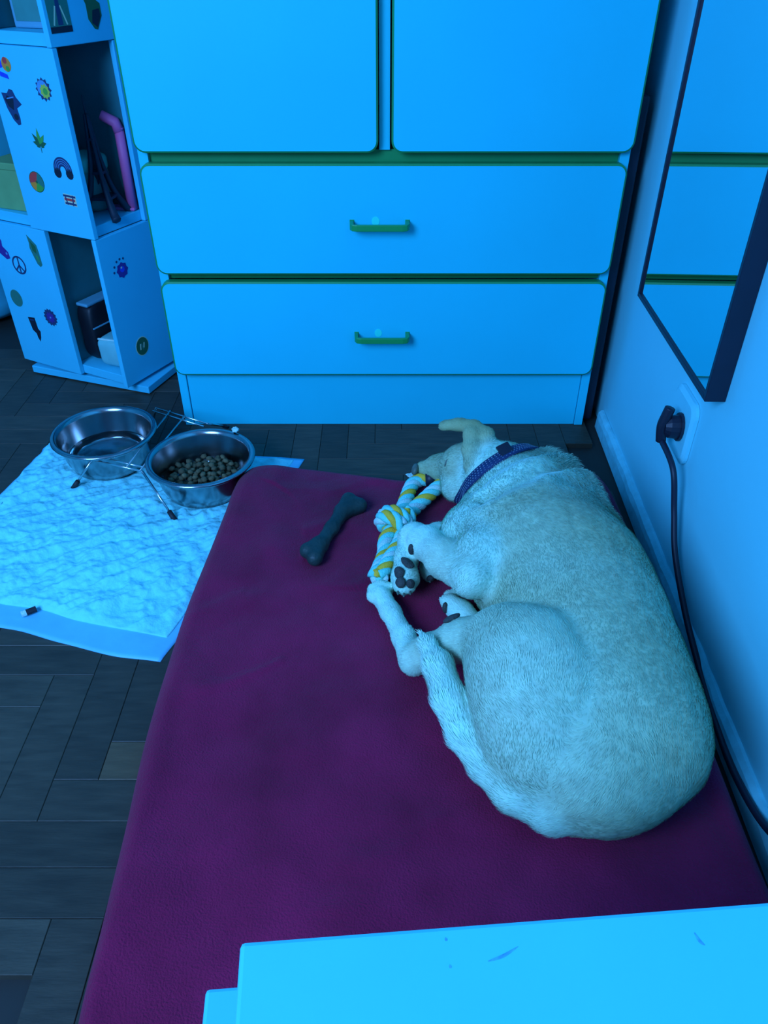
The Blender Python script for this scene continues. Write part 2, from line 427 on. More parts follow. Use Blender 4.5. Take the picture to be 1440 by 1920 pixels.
def sticker(name, face, d, z, polys, sc=1.0, rotd=0, label=None):
    """polys: list of (material, [(u,v)..], layer). u to the right as seen, v up, metres"""
    first = None; ca, sa = math.cos(R(rotd)), math.sin(R(rotd))
    for (m, pts, lay) in polys:
        tt0, tt = .0001 + .0002 * lay, .0004 + .0002 * lay
        V = []
        for t_ in (tt, tt0):
            for (u, v) in pts:
                uu, vv = (u * ca - v * sa) * sc, (u * sa + v * ca) * sc
                if face == 'L': V.append((Hs - d + uu, -Hs - t_, z + vv))
                else: V.append((Hs + t_, -Hs + d + uu, z + vv))
        n = len(pts); F = [tuple(range(n)), tuple(range(n, 2 * n))[::-1]] + [(i, n + i, n + (i + 1) % n, (i + 1) % n) for i in range(n)]
        o = mesh_obj(name if first is None else name.replace('_sticker', '') + '_print', V, F, S[m], bk if first is None else first)
        if first is None: first = o; o['label'] = label or name.replace('_', ' ')
    return first
def circ(r, n=20, c=(0, 0), ry=None): return [(c[0] + r * math.cos(2 * math.pi * k / n), c[1] + (ry or r) * math.sin(2 * math.pi * k / n)) for k in range(n)]
def spiky(r0, r1, n=12, c=(0, 0)): return [(c[0] + (r0 if k % 2 else r1) * math.cos(math.pi * k / n), c[1] + (r0 if k % 2 else r1) * math.sin(math.pi * k / n)) for k in range(2 * n)]
def bar(x0, y0, x1, y1, w):
    d = np.array([x1 - x0, y1 - y0]); d /= np.linalg.norm(d); n_ = np.array([-d[1], d[0]]) * w / 2
    return [(x0 + n_[0], y0 + n_[1]), (x0 - n_[0], y0 - n_[1]), (x1 - n_[0], y1 - n_[1]), (x1 + n_[0], y1 + n_[1])]
def arc(r0, r1, a0, a1, n=14, c=(0, 0)):
    o = [(c[0] + r1 * math.cos(R(a0 + (a1 - a0) * k / n)), c[1] + r1 * math.sin(R(a0 + (a1 - a0) * k / n))) for k in range(n + 1)]
    return o + [(c[0] + r0 * math.cos(R(a1 - (a1 - a0) * k / n)), c[1] + r0 * math.sin(R(a1 - (a1 - a0) * k / n))) for k in range(n + 1)]
sticker('balloon_sticker', 'L', .140, .692, [('blue', [(-.022, .016), (-.006, .012), (-.004, -.002), (-.012, -.004), (-.024, 0)], 0), ('orange', circ(.0125, 16, (.008, .003)), 1), ('red', circ(.006, 12, (.006, .010)), 2), ('green', circ(.005, 12, (.010, -.004)), 2), ('blue', [(-.02, -.008), (.004, -.014), (.006, -.022), (-.016, -.018)], 1)], 1, label='multicoloured sticker with blue edges')
sticker('spiky_sticker', 'L', .046, .658, [('navy', spiky(.0165, .021, 12), 0), ('lblue', circ(.014, 16, (-.002, .002)), 1), ('lime', spiky(.0105, .0135, 9, (.003, -.003)), 2), ('green', circ(.006, 12, (.004, -.003)), 3)], 1, label='spiky round yellow and blue sticker')
sticker('dark_blob_sticker', 'L', .143, .621, [('navy', [(-.024, .024), (-.008, .024), (.0, .032), (.009, .03), (.014, .018), (.026, .006), (.010, -.002), (.012, -.02), (.010, -.031), (.002, -.033), (-.008, -.024), (-.018, -.004)], 0), ('black', [(-.018, .012), (-.010, .02), (.006, .014), (.0, -.006), (-.012, .0)], 1), ('lblue', bar(-.012, .014, .008, .018, .002), 2), ('black', circ(.006, 10, (.002, -.018)), 1)], 1, label='dark irregular sticker')
leafp = [('dgreen', bar(0, -.026, 0, -.008, .0018), 0)]
for a_, l_ in ((90, .032), (50, .027), (130, .027), (12, .02), (168, .02), (-25, .012), (205, .012)):
    c_, s_ = math.cos(R(a_)), math.sin(R(a_)); w_ = .0048
    leafp.append(('green' if a_ in (90, 50) else 'dgreen', [(0, -.010), (c_ * l_ * .5 - s_ * w_, -.010 + s_ * l_ * .5 + c_ * w_), (c_ * l_, -.010 + s_ * l_), (c_ * l_ * .5 + s_ * w_, -.010 + s_ * l_ * .5 - c_ * w_)], len(leafp) % 3))
sticker('leaf_sticker', 'L', .093, .566, leafp, .95, label='green seven fingered leaf sticker')
sticker('rainbow_sticker', 'L', .045, .513, [('navy', arc(.007, .024, -5, 185), 0), ('lblue', arc(.0195, .0205, 0, 180), 1), ('lblue', arc(.0155, .0165, 0, 180), 1), ('lblue', arc(.0115, .0125, 0, 180), 1), ('black', circ(.0095, 12, (-.0155, -.006)), 1), ('black', circ(.0095, 12, (.0155, -.006)), 1)], 1.05, 0, label='dark rainbow arch sticker')
sticker('tricolour_sticker', 'L', .131, .481, [('dgreen', circ(.021, 24), 0), ('red', arc(.003, .0195, 70, 190), 1), ('orange', arc(.003, .0195, 190, 250), 1), ('green', arc(.003, .0195, 250, 330), 1), ('teal', arc(.003, .0195, -30, 70), 1)], 1, label='round red and green sticker')
sticker('flag_sticker', 'L', .045, .455, [('cream', [(-.017, -.010), (.017, -.012), (.018, .010), (-.016, .012)], 0), ('navy', bar(-.017, .008, .017, .007, .004), 1), ('red', bar(-.015, .001, .014, .0, .005), 1), ('navy', bar(-.015, -.007, .016, -.008, .004), 1), ('navy', bar(-.012, .010, -.008, -.010, .003), 2), ('navy', bar(.010, .010, .007, -.011, .003), 2)], 1, label='small red and navy flag sticker')
sticker('blue_figure_sticker', 'L', .302, .322, [('purple', [(-.03, .028), (-.005, .026), (.002, .012), (.0, .0), (.014, -.012), (.016, -.026), (.004, -.03), (-.012, -.02), (-.026, -.01)], 0), ('black', circ(.009, 12, (-.014, .012)), 1), ('lblue', circ(.003, 10, (.008, -.016)), 1)], 1, label='dark purple sticker at the shelf edge')
sticker('cactus_sticker', 'L', .196, .327, [('teal', [(-.014, .034), (-.004, .026), (.010, .014), (.012, -.002), (.013, -.03), (.006, -.036), (-.002, -.030), (-.010, -.008), (-.014, .004), (-.012, .016)], 0), ('dgreen', [(-.008, .022), (.006, .01), (.004, -.006), (-.006, .0)], 1), ('green', bar(.002, -.010, .006, -.024, .003), 1)], 1, label='dark green cactus sticker')
sticker('peace_sticker', 'L', .262, .284, [('navy', arc(.0175, .0215, 0, 360, 28), 0), ('navy', bar(0, -.019, 0, .019, .0035), 1), ('navy', bar(0, 0, -.0135, -.0135, .0035), 1), ('navy', bar(0, 0, .0135, -.0135, .0035), 1)], 1, label='navy peace sign sticker')
sticker('oval_sticker', 'L', .306, .197, [('teal', circ(.019, 20, (0, 0), .021), 0)], 1, label='plain dark teal oval sticker')
sticker('flower_sticker', 'L', .204, .168, [('navy', spiky(.018, .022, 14), 0), ('purple', spiky(.010, .015, 9), 1), ('lblue', circ(.0025, 10), 2)], 1, label='navy flower sticker')
sticker('boot_sticker', 'L', .268, .128, [('black', [(-.017, .026), (.006, .028), (.008, .0), (.014, -.006), (.010, -.022), (.004, -.034), (-.001, -.024), (-.002, -.014), (-.012, -.006)], 0), ('navy', bar(-.012, .02, .002, .021, .003), 1)], 1, label='black boot shaped sticker')
sticker('badge_sticker', 'R', .072, .109, [('cream', circ(.024, 22, (0, 0), .026), 0), ('dgreen', circ(.022, 22, (0, 0), .024), 1), ('cream', bar(-.008, -.008, -.006, .008, .004), 2), ('cream', bar(.004, -.006, .008, .008, .004), 2), ('teal', bar(-.002, .008, .002, -.01, .004), 2)], .9, label='oval green badge sticker')
rp = [('purple', spiky(.015, .018, 8, (.004, -.006)), 0), ('blue', circ(.007, 12, (.004, -.004)), 1), ('cream', circ(.0025, 8, (.002, 0)), 2)]
for a_ in (70, 95, 120, 150, 178): rp.append(('navy', circ(.0028, 8, (.004 + .025 * math.cos(R(a_)), -.006 + .025 * math.sin(R(a_)))), 0))
sticker('paw_sticker', 'R', .055, .303, rp, 1, label='dark purple sticker ringed with dots')
sticker('tower_picture_sticker', 'R', .034, .812, [('teal', [(-.026, -.062), (.026, -.062), (.026, .062), (-.026, .062)], 0), ('black', [(-.026, -.062), (.026, -.062), (.026, -.052), (-.026, -.052)], 1), ('cream', bar(-.016, -.05, -.006, -.02, .003), 1), ('cream', bar(.016, -.05, .006, -.02, .003), 1), ('navy', [(-.006, -.05), (.006, -.05), (.002, .05), (-.002, .05)], 1)], 1, label='green picture of an iron tower')
sticker('plant_sticker', 'R', .118, .79, [('dgreen', [(-.02, .04), (-.006, .045), (.004, .03), (.006, .01), (.022, .0), (.022, -.02), (.006, -.042), (-.002, -.04), (-.014, -.024), (-.014, .0), (-.02, .015)], 0), ('black', [(.0, -.01), (.018, -.008), (.018, -.022), (.006, -.038), (-.006, -.03)], 1)], 1, label='dark green potted plant sticker')

# things standing in the shelf -------------------------------------------------
def inshelf(x, y, z): 
    v = Matrix.Rotation(-AS, 3, 'Z') @ Vector((x, y, 0)); return (ctr[0] + v.x, ctr[1] + v.y, z)
ZS2 = .4005
# iron tower figurine
et = empty('tower_figurine', inshelf(.120, -.075, ZS2), -AS + .35); tag(et, 'dark iron lattice tower figurine on the middle shelf', 'figurine')
for sx in (-1, 1):
    for sy in (-1, 1):
        P = spline([(sx * .040, sy * .040, .0), (sx * .032, sy * .032, .012), (sx * .018, sy * .018, .05), (sx * .008, sy * .008, .11), (sx * .002, sy * .002, .20)], 5)
        tube('leg', P, np.linspace(.0105, .003, len(P)), M['iron'], et, 6)
for z, w in ((.035, .026), (.085, .0145), (.15, .008)): box('platform', -w, w, -w, w, z, z + .006, M['iron'], et, .001)
tube('spire', [(0, 0, .19), (0, 0, .235)], [.003, .001], M['iron'], et, 6)
# pink folding stand
pk = empty('pink_stand', inshelf(.128, -.024, ZS2), -AS + .3); tag(pk, 'pink jointed plastic stand on the middle shelf beside the dresser', 'stand')
box('base', -.06, .028, -.014, .012, 0, .007, M['pink'], pk, .003)
tube('arm', [(.018, 0, .005), (.019, 0, .10), (.020, 0, .168)], [.0115, .011, .0105], M['pink'], pk, 10)
tube('upper_arm', [(.020, 0, .160), (.014, 0, .178), (-.012, -.006, .192)], [.012, .0115, .010], M['pink'], pk, 10)
V, F = lathe_data([(.004, -.009), (.004, .009)], 10); o = mesh_obj('pivot', [(v[0] + .020, v[2], v[1] + .150) for v in V], F, M['iron'], pk)
# teal pouch behind
V, F = [], []
def pillow(name, sx, sy, sz, m, parent=None, n=18, e=.55, seed=0):
    V = []; F = []
    for i in range(n + 1):
        th = math.pi * i / n - math.pi / 2
        for k in range(2 * n):
            ph = math.pi * k / n
            f = lambda c: math.copysign(abs(c) ** e, c)
            x, y, z = f(math.cos(th)) * f(math.cos(ph)), f(math.cos(th)) * f(math.sin(ph)), f(math.sin(th))
            p = np.array([x * sx, y * sy, z * sz]); p *= 1 + .05 * float(vnoise(p * 40 + seed, seed)); V.append(p)
    for i in range(n):
        for k in range(2 * n): l = (k + 1) % (2 * n); F.append((i * 2 * n + k, i * 2 * n + l, (i + 1) * 2 * n + l, (i + 1) * 2 * n + k))
    return mesh_obj(name, V, F, m, parent, True)
tpz = empty('cloth_pouch', inshelf(.068, -.058, ZS2)); tpz.rotation_euler = (0, 0, -AS); tag(tpz, 'teal cloth pouch at the back of the middle shelf', 'pouch')
o = pillow('body', .038, .042, .052, M['darkteal'], tpz, seed=3); o.location = (0, 0, .052)
o = pillow('flap', .040, .044, .020, M['teal'], tpz, seed=5); o.location = (0, 0, .098)
# bottom shelf: black bag behind, pale paper packet in front
ZS1 = .0525
bg = empty('black_bag', inshelf(.036, -.085, ZS1), -AS + math.pi / 2); tag(bg, 'black folded bag at the back of the bottom shelf', 'bag')
o = pillow('body', .060, .026, .070, M['bag'], bg, seed=8, e=.35); o.location = (.012, .004, .071)
box('piping', -.05, .073, -.0262, -.022, .088, .091, M['grey'], bg, .001); box('rim', -.045, .068, -.014, .022, .138, .146, M['grey'], bg, .003)
pp = empty('paper_packet', inshelf(.105, -.115, ZS1), -AS + .12); tag(pp, 'crumpled pale paper packet at the front of the bottom shelf', 'packet')
o = pillow('body', .044, .046, .036, M['paper'], pp, seed=11, e=.4); o.location = (.002, .016, .037)
MB().add(*tube_data(spline([(-.036, -.018, .068), (-.02, -.022, .071), (.01, -.018, .070), (.036, -.022, .068)], 5), .003, 6)).build('crease', M['rw'], pp, True)
# left compartment of the middle level
gb = empty('green_box', inshelf(-.085, -.10, ZS2), -AS + .1); tag(gb, 'green card box in the left bay of the middle shelf', 'box')
box('body', -.05, .05, -.045, .045, 0, .085, M['greenbox'], gb, .002); box('lid', -.052, .052, -.047, .047, .085, .10, M['greenbox'], gb, .002)
# top level: framed dark picture
pf = empty('picture_frame', inshelf(.085, -.10, .7505), -AS + .15); tag(pf, 'dark framed screen standing on the top shelf bay', 'frame')
box('frame', -.06, .055, -.01, .01, 0, .16, M['grey'], pf, .003); box('panel', -.052, .047, -.0115, -.0100, .012, .15, M['darkteal'], pf)

# white rounded bin left of the shelf
wb = empty('white_bin', (-1.195, 2.19, 0)); tag(wb, 'rounded white bin standing at the left edge behind the shelf', 'bin')
V, F = lathe_data([(.09, .0), (.115, .004), (.13, .02), (.135, .05), (.14, .26), (.145, .262), (.145, .27), (.132, .27), (.127, .05), (.05, .03)], 40)
MB().add(V, F).build('body', M['shelf'], wb, True)
V, F = lathe_data([(.1455, .2705), (.149, .2705), (.149, .29), (.06, .31), (.01, .312)], 40)
MB().add(V, F).build('lid', M['shelf'], wb, True)

# ================================================================== PAD
corn = [np.array(c) for c in ((-.82, .955), (-.345, .802), (-.171, 1.375), (-.735, 1.435))]
def padxy(u, v):
    u, v = u[..., None], v[..., None]
    p = (1 - u) * (1 - v) * corn[0] + u * (1 - v) * corn[1] + u * v * corn[2] + (1 - u) * v * corn[3]
    q = np.concatenate([u, v], -1) * 6
    p = p + .006 * np.stack([vnoise(q, 21), vnoise(q, 22)], -1) + .003 * np.stack([vnoise(q * 4, 23), vnoise(q * 4, 24)], -1) * (u < .05)
    p[..., 1] += (-.012 * np.sin(math.pi * u) * (1 - v) ** 2)[..., 0]
    return p
pd = empty('puppy_pad', (0, 0, 0)); tag(pd, 'white quilted puppy pad on the floor under the bowls', 'pad')
def sheet(name, u0, u1, v0, v1, n, zf, m):
    u, v = np.meshgrid(np.linspace(u0, u1, n), np.linspace(v0, v1, n)); p = padxy(u, v); z = zf(u, v, p)
    V = [tuple(a) for a in np.concatenate([p, z[..., None]], -1).reshape(-1, 3)]; F = []
    for j in range(n - 1):
        for i in range(n - 1): a = j * n + i; F.append((a, a + 1, a + n + 1, a + n))
    k = len(V)
    bd = [i for i in range(n)] + [j * n + n - 1 for j in range(1, n)] + [(n - 1) * n + i for i in range(n - 2, -1, -1)] + [j * n for j in range(n - 2, 0, -1)]
    for q in bd: V.append((V[q][0], V[q][1], .0003))
    L_ = len(bd)
    for i in range(L_): j = (i + 1) % L_; F.append((bd[i], k + i, k + j, bd[j]))
    return mesh_obj(name, V, F, m, pd, True)
def film_z(u, v, p): return .0014 + .0014 * np.abs(fbm(p * 14, 2, 31))
CU0, CU1, CV0, CV1 = .006, .965, .088, .985
def core_z(u, v, p):
    rt_ = np.stack([p[..., 0] * .83 + p[..., 1] * .55, -p[..., 0] * .55 + p[..., 1] * .83], -1)
    w1 = fbm(rt_ * np.array([12, 55]), 3, 40); w2 = fbm(p * 55, 3, 50); w3 = fbm(p * 10, 2, 60)
    crease = np.exp(-(np.abs(vnoise(rt_ * np.array([3, 16]), 61)) / .06) ** 2)
    ed = np.clip(np.minimum(np.minimum(u - CU0, CU1 - u), np.minimum(v - CV0, CV1 - v)) / .025, 0, 1)
    return np.maximum(.0034 + ed * (.0075 + .0040 * w1 + .0034 * w2 + .0040 * w3 - .003 * crease), .0033)
sheet('film_border', 0, 1, 0, 1, 70, film_z, M['film'])
sheet('absorbent_core', CU0, CU1, CV0, CV1, 230, core_z, M['pad'])

# ================================================================== BOWLS + STAND
BZ = .085; BR = .105
def bowl(name, c, label, extra=0):
    e = empty(name, (c[0], c[1], 0)); tag(e, label, 'bowl', 'steel bowls in the wire stand')
    zt = BZ
    prof = [(.0, .0135), (.066, .0135), (.074, .017), (.082, .034), (.092, zt - .008), (.094, zt), (.1005, zt + .0022), (.105, zt), (.1055, zt - .003), (.102, zt - .0035), (.0955, zt - .004), (.0935, zt - .01), (.0835, .034), (.0755, .015), (.068, .0115), (.0, .0115)]
    V, F = lathe_data([(max(r, .0005), z) for r, z in prof], 64)
    o = MB().add(V, F).build('shell', M['steel'], e, True)
    return e
bL = np.array([-.573, 1.352]); bRr = np.array([-.357, 1.257])
bowl('steel_bowl', bL, 'stainless steel bowl holding water, left in the wire stand')
bowl('steel_bowl', bRr, 'stainless steel bowl full of brown kibble beside the maroon bed')
V, F = lathe_data([(.0005, .0139), (.066, .0139), (.0735, .0175), (.0805, .034), (.0815, .0375), (.079, .0370), (.0005, .0370)], 48)
wt = MB().add(V, F).build('water', M['water'], None, True, loc=(bL[0], bL[1], 0)); tag(wt, 'clear water in the left steel bowl', 'water')
ax = (bRr - bL) / np.linalg.norm(bRr - bL); pr_ = np.array([-ax[1], ax[0]]); mid = (bL + bRr) / 2
st = empty('bowl_stand', (0, 0, 0)); tag(st, 'chrome wire double bowl stand with black rubber feet', 'stand')
WZ = BZ - .0062
for c in (bL, bRr):
    tube('ring', [(c[0] + .0985 * math.cos(a), c[1] + .0985 * math.sin(a), WZ) for a in np.linspace(0, 2 * math.pi, 49)[:-1]], .0022, M['wire'], st, 8, True)
def p3(a, p, z): q = mid + ax * a + pr_ * p; return np.array([q[0], q[1], z])
near = [at(173, 862, WZ - .004), at(267, 884, WZ - .004)]; far = [at(293, 765, WZ - .004), at(388, 794, WZ - .004)]
feet = [at(139, 913, .012), at(326, 972, .012), at(286, 792, .012), at(425, 800, .012)]
dn = (far[0] - near[0]) / np.linalg.norm(far[0] - near[0])
for bar_, sg in ((near, 1), (far, -1)):
    tube('cross_wire', [bar_[0], bar_[1]], .0021, M['wire'], st, 6)
    tube('cross_wire', [bar_[0] + dn * .013 * sg, bar_[1] + dn * .013 * sg], .0021, M['wire'], st, 6)
for top, foot in zip(near + far, feet):
    tube('leg', [top, foot], .0025, M['wire'], st, 8)
    d = (foot - top) / np.linalg.norm(foot - top); f0, f1 = foot - d * .017, foot + d * .005
    tube('rubber_foot', [f0, f1], [.0048, .0052], M['rubber'], st, 10)
for a_, b_ in ((.70, .28), (.97, .58)):
    q0 = near[0] + (near[1] - near[0]) * a_; q1 = far[0] + (far[1] - far[0]) * b_
    tube('bridge_wire', [q0 + np.array([0, 0, .003]), q1 + np.array([0, 0, .003])], .0021, M['wire'], st, 6)
# kibble ------------------------------------------------------------------
rk = random.Random(7); kib = []
bm = bmesh.new(); bmesh.ops.create_icosphere(bm, subdivisions=1, radius=1)
kmeshes = []
for k in range(4):
    b2 = bm.copy()
    for v in b2.verts:
        q = 1 + .16 * rk.uniform(-1, 1); v.co = Vector((v.co.x * .0078 * q, v.co.y * .0070 * q, v.co.z * .0050 * q))
    me = bpy.data.meshes.new('kibble'); b2.to_mesh(me); b2.free(); me.materials.append(M['kibble'])
    me.polygons.foreach_set('use_smooth', [True] * len(me.polygons)); kmeshes.append(me)
bm.free()
placed = []
for layer, (zz, rr) in enumerate(((.022, .066), (.031, .071), (.0395, .073), (.0475, .064), (.054, .040))):
    tries = 0
    while tries < 900:
        tries += 1
        a = rk.uniform(0, 2 * math.pi); r_ = rr * math.sqrt(rk.random()); x, y = r_ * math.cos(a), r_ * math.sin(a)
        if layer >= 3 and (x * .5 + y * -.6) < -.025: continue
        z = zz + rk.uniform(-.0015, .0015)
        if any((x - q[0]) ** 2 + (y - q[1]) ** 2 + ((z - q[2]) * 1.5) ** 2 < .0132 ** 2 for q in placed): continue
        placed.append((x, y, z))
placed.sort(key=lambda q: -q[2])
for (x, y, z) in placed[:175]:
    o = bpy.data.objects.new('kibble', kmeshes[rk.randrange(4)]); o.location = (bRr[0] + x, bRr[1] + y, z)
    o.rotation_euler = (rk.uniform(-.6, .6), rk.uniform(-.6, .6), rk.uniform(0, 6.3)); link(o)
    tag(o, 'small brown kibble piece in the right steel bowl', 'kibble', 'kibble in the food bowl')
# little scrap on the rim, crumbs
def crumple(name, c, s, m, label, cat, seed, flatten=.5):
    V = []; F = []; n = 8
    for i in range(n + 1):
        th = math.pi * i / n - math.pi / 2
        for k in range(2 * n):
            ph = math.pi * k / n; p = np.array([math.cos(th) * math.cos(ph), math.cos(th) * math.sin(ph), math.sin(th) * flatten])
            p = p * (1 + .45 * float(vnoise(p * 2.2 + seed, seed))); V.append(p * s)
    for i in range(n):
        for k in range(2 * n): l = (k + 1) % (2 * n); F.append((i * 2 * n + k, i * 2 * n + l, (i + 1) * 2 * n + l, (i + 1) * 2 * n + k))
    o = mesh_obj(name, V, F, m, None, False, loc=tuple(c)); tag(o, label, cat); return o
rim = np.array([bRr[0] + .055, bRr[1] + .088]); crumple('foil_scrap', (rim[0], rim[1], BZ + .007), .008, M['rw'], 'small crumpled foil scrap on the kibble bowl rim', 'scrap', 2)
q = at(58, 1150, .004)
cap = empty('rubber_cap', tuple(q), .6); cap.location.z = .003; tag(cap, 'small black rubber cap with a white end on the pad corner', 'cap')
for nm, x0, x1, m in (('body', -.006, .010, M['rubber']), ('tip', -.014, -.006, M['rw'])):
    V, F = tube_data([(x0, 0, .006), (x1, 0, .006)], .0052, 10); mesh_obj(nm, V, F, m, cap)

# ================================================================== BED
ZB = .068
ctrl = [(-.245, 1.268), (-.16, 1.262), (-.08, 1.250), (.03, 1.228), (.12, 1.225), (.25, 1.245), (.36, 1.268), (.405, 1.262), (.432, 1.215), (.440, 1.12), (.443, 1.0), (.440, .8), (.436, .6), (.434, .45), (.434, .32),
        (.42, .245), (.36, .225), (.1, .222), (-.2, .222), (-.275, .235), (-.302, .28), (-.308, .38), (-.314, .5), (-.322, .63), (-.322, .75), (-.318, .88), (-.306, 1.02), (-.297, 1.12), (-.292, 1.19), (-.280, 1.24)]
OL = spline([(x, y, 0) for x, y in ctrl], 12, True)[:, :2]
cB = np.array([.06, .74]); NO = len(OL); sk = list(np.linspace(1, .80, 26)) + list(np.linspace(.79, .02, 70))
def bed_h(x, y):
    q = np.stack([x, y], -1)
    h = .006 * fbm(q * 5, 2, 70) + .0022 * fbm(q * 16, 2, 71)
    rq = np.stack([x * .8 + y * .6, -x * .6 + y * .8], -1)
    rid = np.abs(vnoise(rq * np.array([6, 18]), 77)); h = h + .004 * (1 - np.minimum(rid * 3, 1)) * (vnoise(q * 4, 78) > .1)
    h = h + .016 * np.exp(-(((x + .255) / .10) ** 2 + ((y - 1.19) / .12) ** 2))
    h = h - .010 * np.clip((x - .30) / .14, 0, 1)
    return h
V = []; F = []
for s in sk:
    P = cB + (OL - cB) * s; ln = np.linalg.norm(OL - cB, axis=1) * (1 - s); Rr = .034
    prof_ = np.sqrt(np.clip(1 - (1 - np.minimum(ln / Rr, 1)) ** 2, 0, 1))
    z = .012 + prof_ * (ZB - .012 + bed_h(P[:, 0], P[:, 1]) * np.minimum(ln / .05, 1))
    V += [(P[i, 0], P[i, 1], z[i]) for i in range(NO)]
ns = len(sk)
for a in range(ns - 1):
    for i in range(NO): j = (i + 1) % NO; F.append((a * NO + i, a * NO + j, (a + 1) * NO + j, (a + 1) * NO + i))
F.append(tuple((ns - 1) * NO + i for i in range(NO)))
k = len(V); V += [(cB[0] + (OL[i, 0] - cB[0]) * .985, cB[1] + (OL[i, 1] - cB[1]) * .985, .001) for i in range(NO)]
for i in range(NO): j = (i + 1) % NO; F.append((i, k + i, k + j, j))
F.append(tuple(k + i for i in range(NO)))
bed = mesh_obj('dog_bed', V, F, M['bed'], None, True); tag(bed, 'flat maroon fleece dog bed along the right wall', 'dog bed')
def bed_z(x, y): return ZB + float(bed_h(np.array(x), np.array(y)))

# ================================================================== SDF tools
def smin(a, b, k):
    h = np.clip(.5 + .5 * (b - a) / k, 0, 1); return b + (a - b) * h - k * h * (1 - h)
def cap_d(p, a, b, ra, rb, sq):
    s = np.array([1, 1, 1 / sq]); pa = (p - a) * s; ba = (b - a) * s
    t_ = np.clip((pa @ ba) / max(ba @ ba, 1e-12), 0, 1)
    return np.linalg.norm(pa - t_[..., None] * ba, axis=-1) - (ra + (rb - ra) * t_)
class SDF:
    def __init__(s): s.ch = []
    def chain(s, pts, k=.02, kin=.02, sq=1.0, fur=.012, white=.5, tan=0):
        """pts: list of (point, radius)"""
        s.ch.append((pts, k, kin, sq, fur, white)); return s
    def cd(s, p, c):
        pts, k, kin, sq = c[:4]; d = None
        if len(pts) == 1: return cap_d(p, pts[0][0], pts[0][0] + np.array([1e-5, 0, 0]), pts[0][1], pts[0][1], sq)
        for (a, ra), (b, rb) in zip(pts[:-1], pts[1:]):
            e = cap_d(p, a, b, ra, rb, sq); d = e if d is None else smin(d, e, kin)
        return d
    def ev(s, p):
        d = None
        for c in s.ch:
            e = s.cd(p, c); d = e if d is None else smin(d, e, c[1])
        return d
    def grid(s, h, pad=.07):
        lo = np.min([np.min([q[0] - q[1] for q in c[0]], 0) for c in s.ch], 0) - 3 * h - .01
        hi = np.max([np.max([q[0] + q[1] for q in c[0]], 0) for c in s.ch], 0) + 3 * h + .01
        n = np.ceil((hi - lo) / h).astype(int) + 1
        xs = [lo[i] + h * np.arange(n[i]) for i in range(3)]
        D = np.full(n, 1.0)
        for c in s.ch:
            a = np.min([q[0] - q[1] for q in c[0]], 0) - pad; b = np.max([q[0] + q[1] for q in c[0]], 0) + pad
            i0 = np.clip(np.floor((a - lo) / h).astype(int), 0, n - 1); i1 = np.clip(np.ceil((b - lo) / h).astype(int) + 1, 1, n)
            sl = tuple(slice(i0[i], i1[i]) for i in range(3))
            G = np.stack(np.meshgrid(*[xs[i][sl[i]] for i in range(3)], indexing='ij'), -1)
            D[sl] = smin(D[sl], s.cd(G, c), c[1])
        return D, lo, h
def surface_nets(D, lo, h):
    ins = D < 0; n = np.array(D.shape)
    c = np.zeros(n - 1, np.int8)
    for dx in (0, 1):
        for dy in (0, 1):
            for dz in (0, 1): c += ins[dx:n[0] - 1 + dx, dy:n[1] - 1 + dy, dz:n[2] - 1 + dz]
    act = np.argwhere((c > 0) & (c < 8)); idx = -np.ones(n - 1, np.int64); idx[tuple(act.T)] = np.arange(len(act))
    acc = np.zeros((len(act), 3)); cn = np.zeros(len(act))
    cor = [(i, j, k) for i in (0, 1) for j in (0, 1) for k in (0, 1)]
    for a in cor:
        for ax_ in range(3):
            if a[ax_]: continue
            b = list(a); b[ax_] = 1
            va = D[tuple((act + a).T)]; vb = D[tuple((act + b).T)]; m = (va < 0) != (vb < 0)
            t_ = np.where(m, va / np.where(m, va - vb, 1), 0)
            p = np.array(a, float) + t_[:, None] * (np.array(b) - np.array(a)); acc += p * m[:, None]; cn += m
    V = (act + acc / cn[:, None]) * h + lo
    Fs = []
    for ax_ in range(3):
        u, w = (ax_ + 1) % 3, (ax_ + 2) % 3
        s0 = [slice(None)] * 3; s1 = [slice(None)] * 3; s0[ax_] = slice(0, -1); s1[ax_] = slice(1, None)
        e = np.argwhere(ins[tuple(s0)] != ins[tuple(s1)])
        e = e[(e[:, u] > 0) & (e[:, w] > 0) & (e[:, u] < n[u] - 1) & (e[:, w] < n[w] - 1)]
        def g(du, dw):
            q = e.copy(); q[:, u] += du; q[:, w] += dw; return idx[tuple(q.T)]
        f = np.stack([g(-1, -1), g(0, -1), g(0, 0), g(-1, 0)], 1)
        flip = ~ins[tuple(e.T)]; f[flip] = f[flip][:, ::-1]; Fs.append(f)
    return V, np.concatenate(Fs)
def np_mesh(name, V, F, m, parent=None, smooth=True):
    me = bpy.data.meshes.new(name); nv, nf, k = len(V), len(F), F.shape[1]
    me.vertices.add(nv); me.vertices.foreach_set('co', np.ascontiguousarray(V, np.float32).ravel())
    me.loops.add(nf * k); me.loops.foreach_set('vertex_index', np.ascontiguousarray(F, np.int32).ravel())
    me.polygons.add(nf); me.polygons.foreach_set('loop_start', np.arange(0, nf * k, k, dtype=np.int32))
    me.update(calc_edges=True); me.validate()
    me.polygons.foreach_set('use_smooth', np.full(len(me.polygons), smooth)); me.materials.append(m)
    return link(bpy.data.objects.new(name, me), parent)

# ================================================================== DOG
def A(px, py, z, r): return (at(px, py, z), r)
ZT = ZB
dog = SDF()
# trunk
dog.chain([A(985, 975, .160, .086), A(1012, 1040, .160, .112), A(1058, 1090, .160, .113), A(1085, 1170, .155, .112), A(1118, 1270, .152, .108), A(1148, 1365, .148, .103), A(1115, 1415, .142, .090)], .03, .035, .84, .0075, .15)
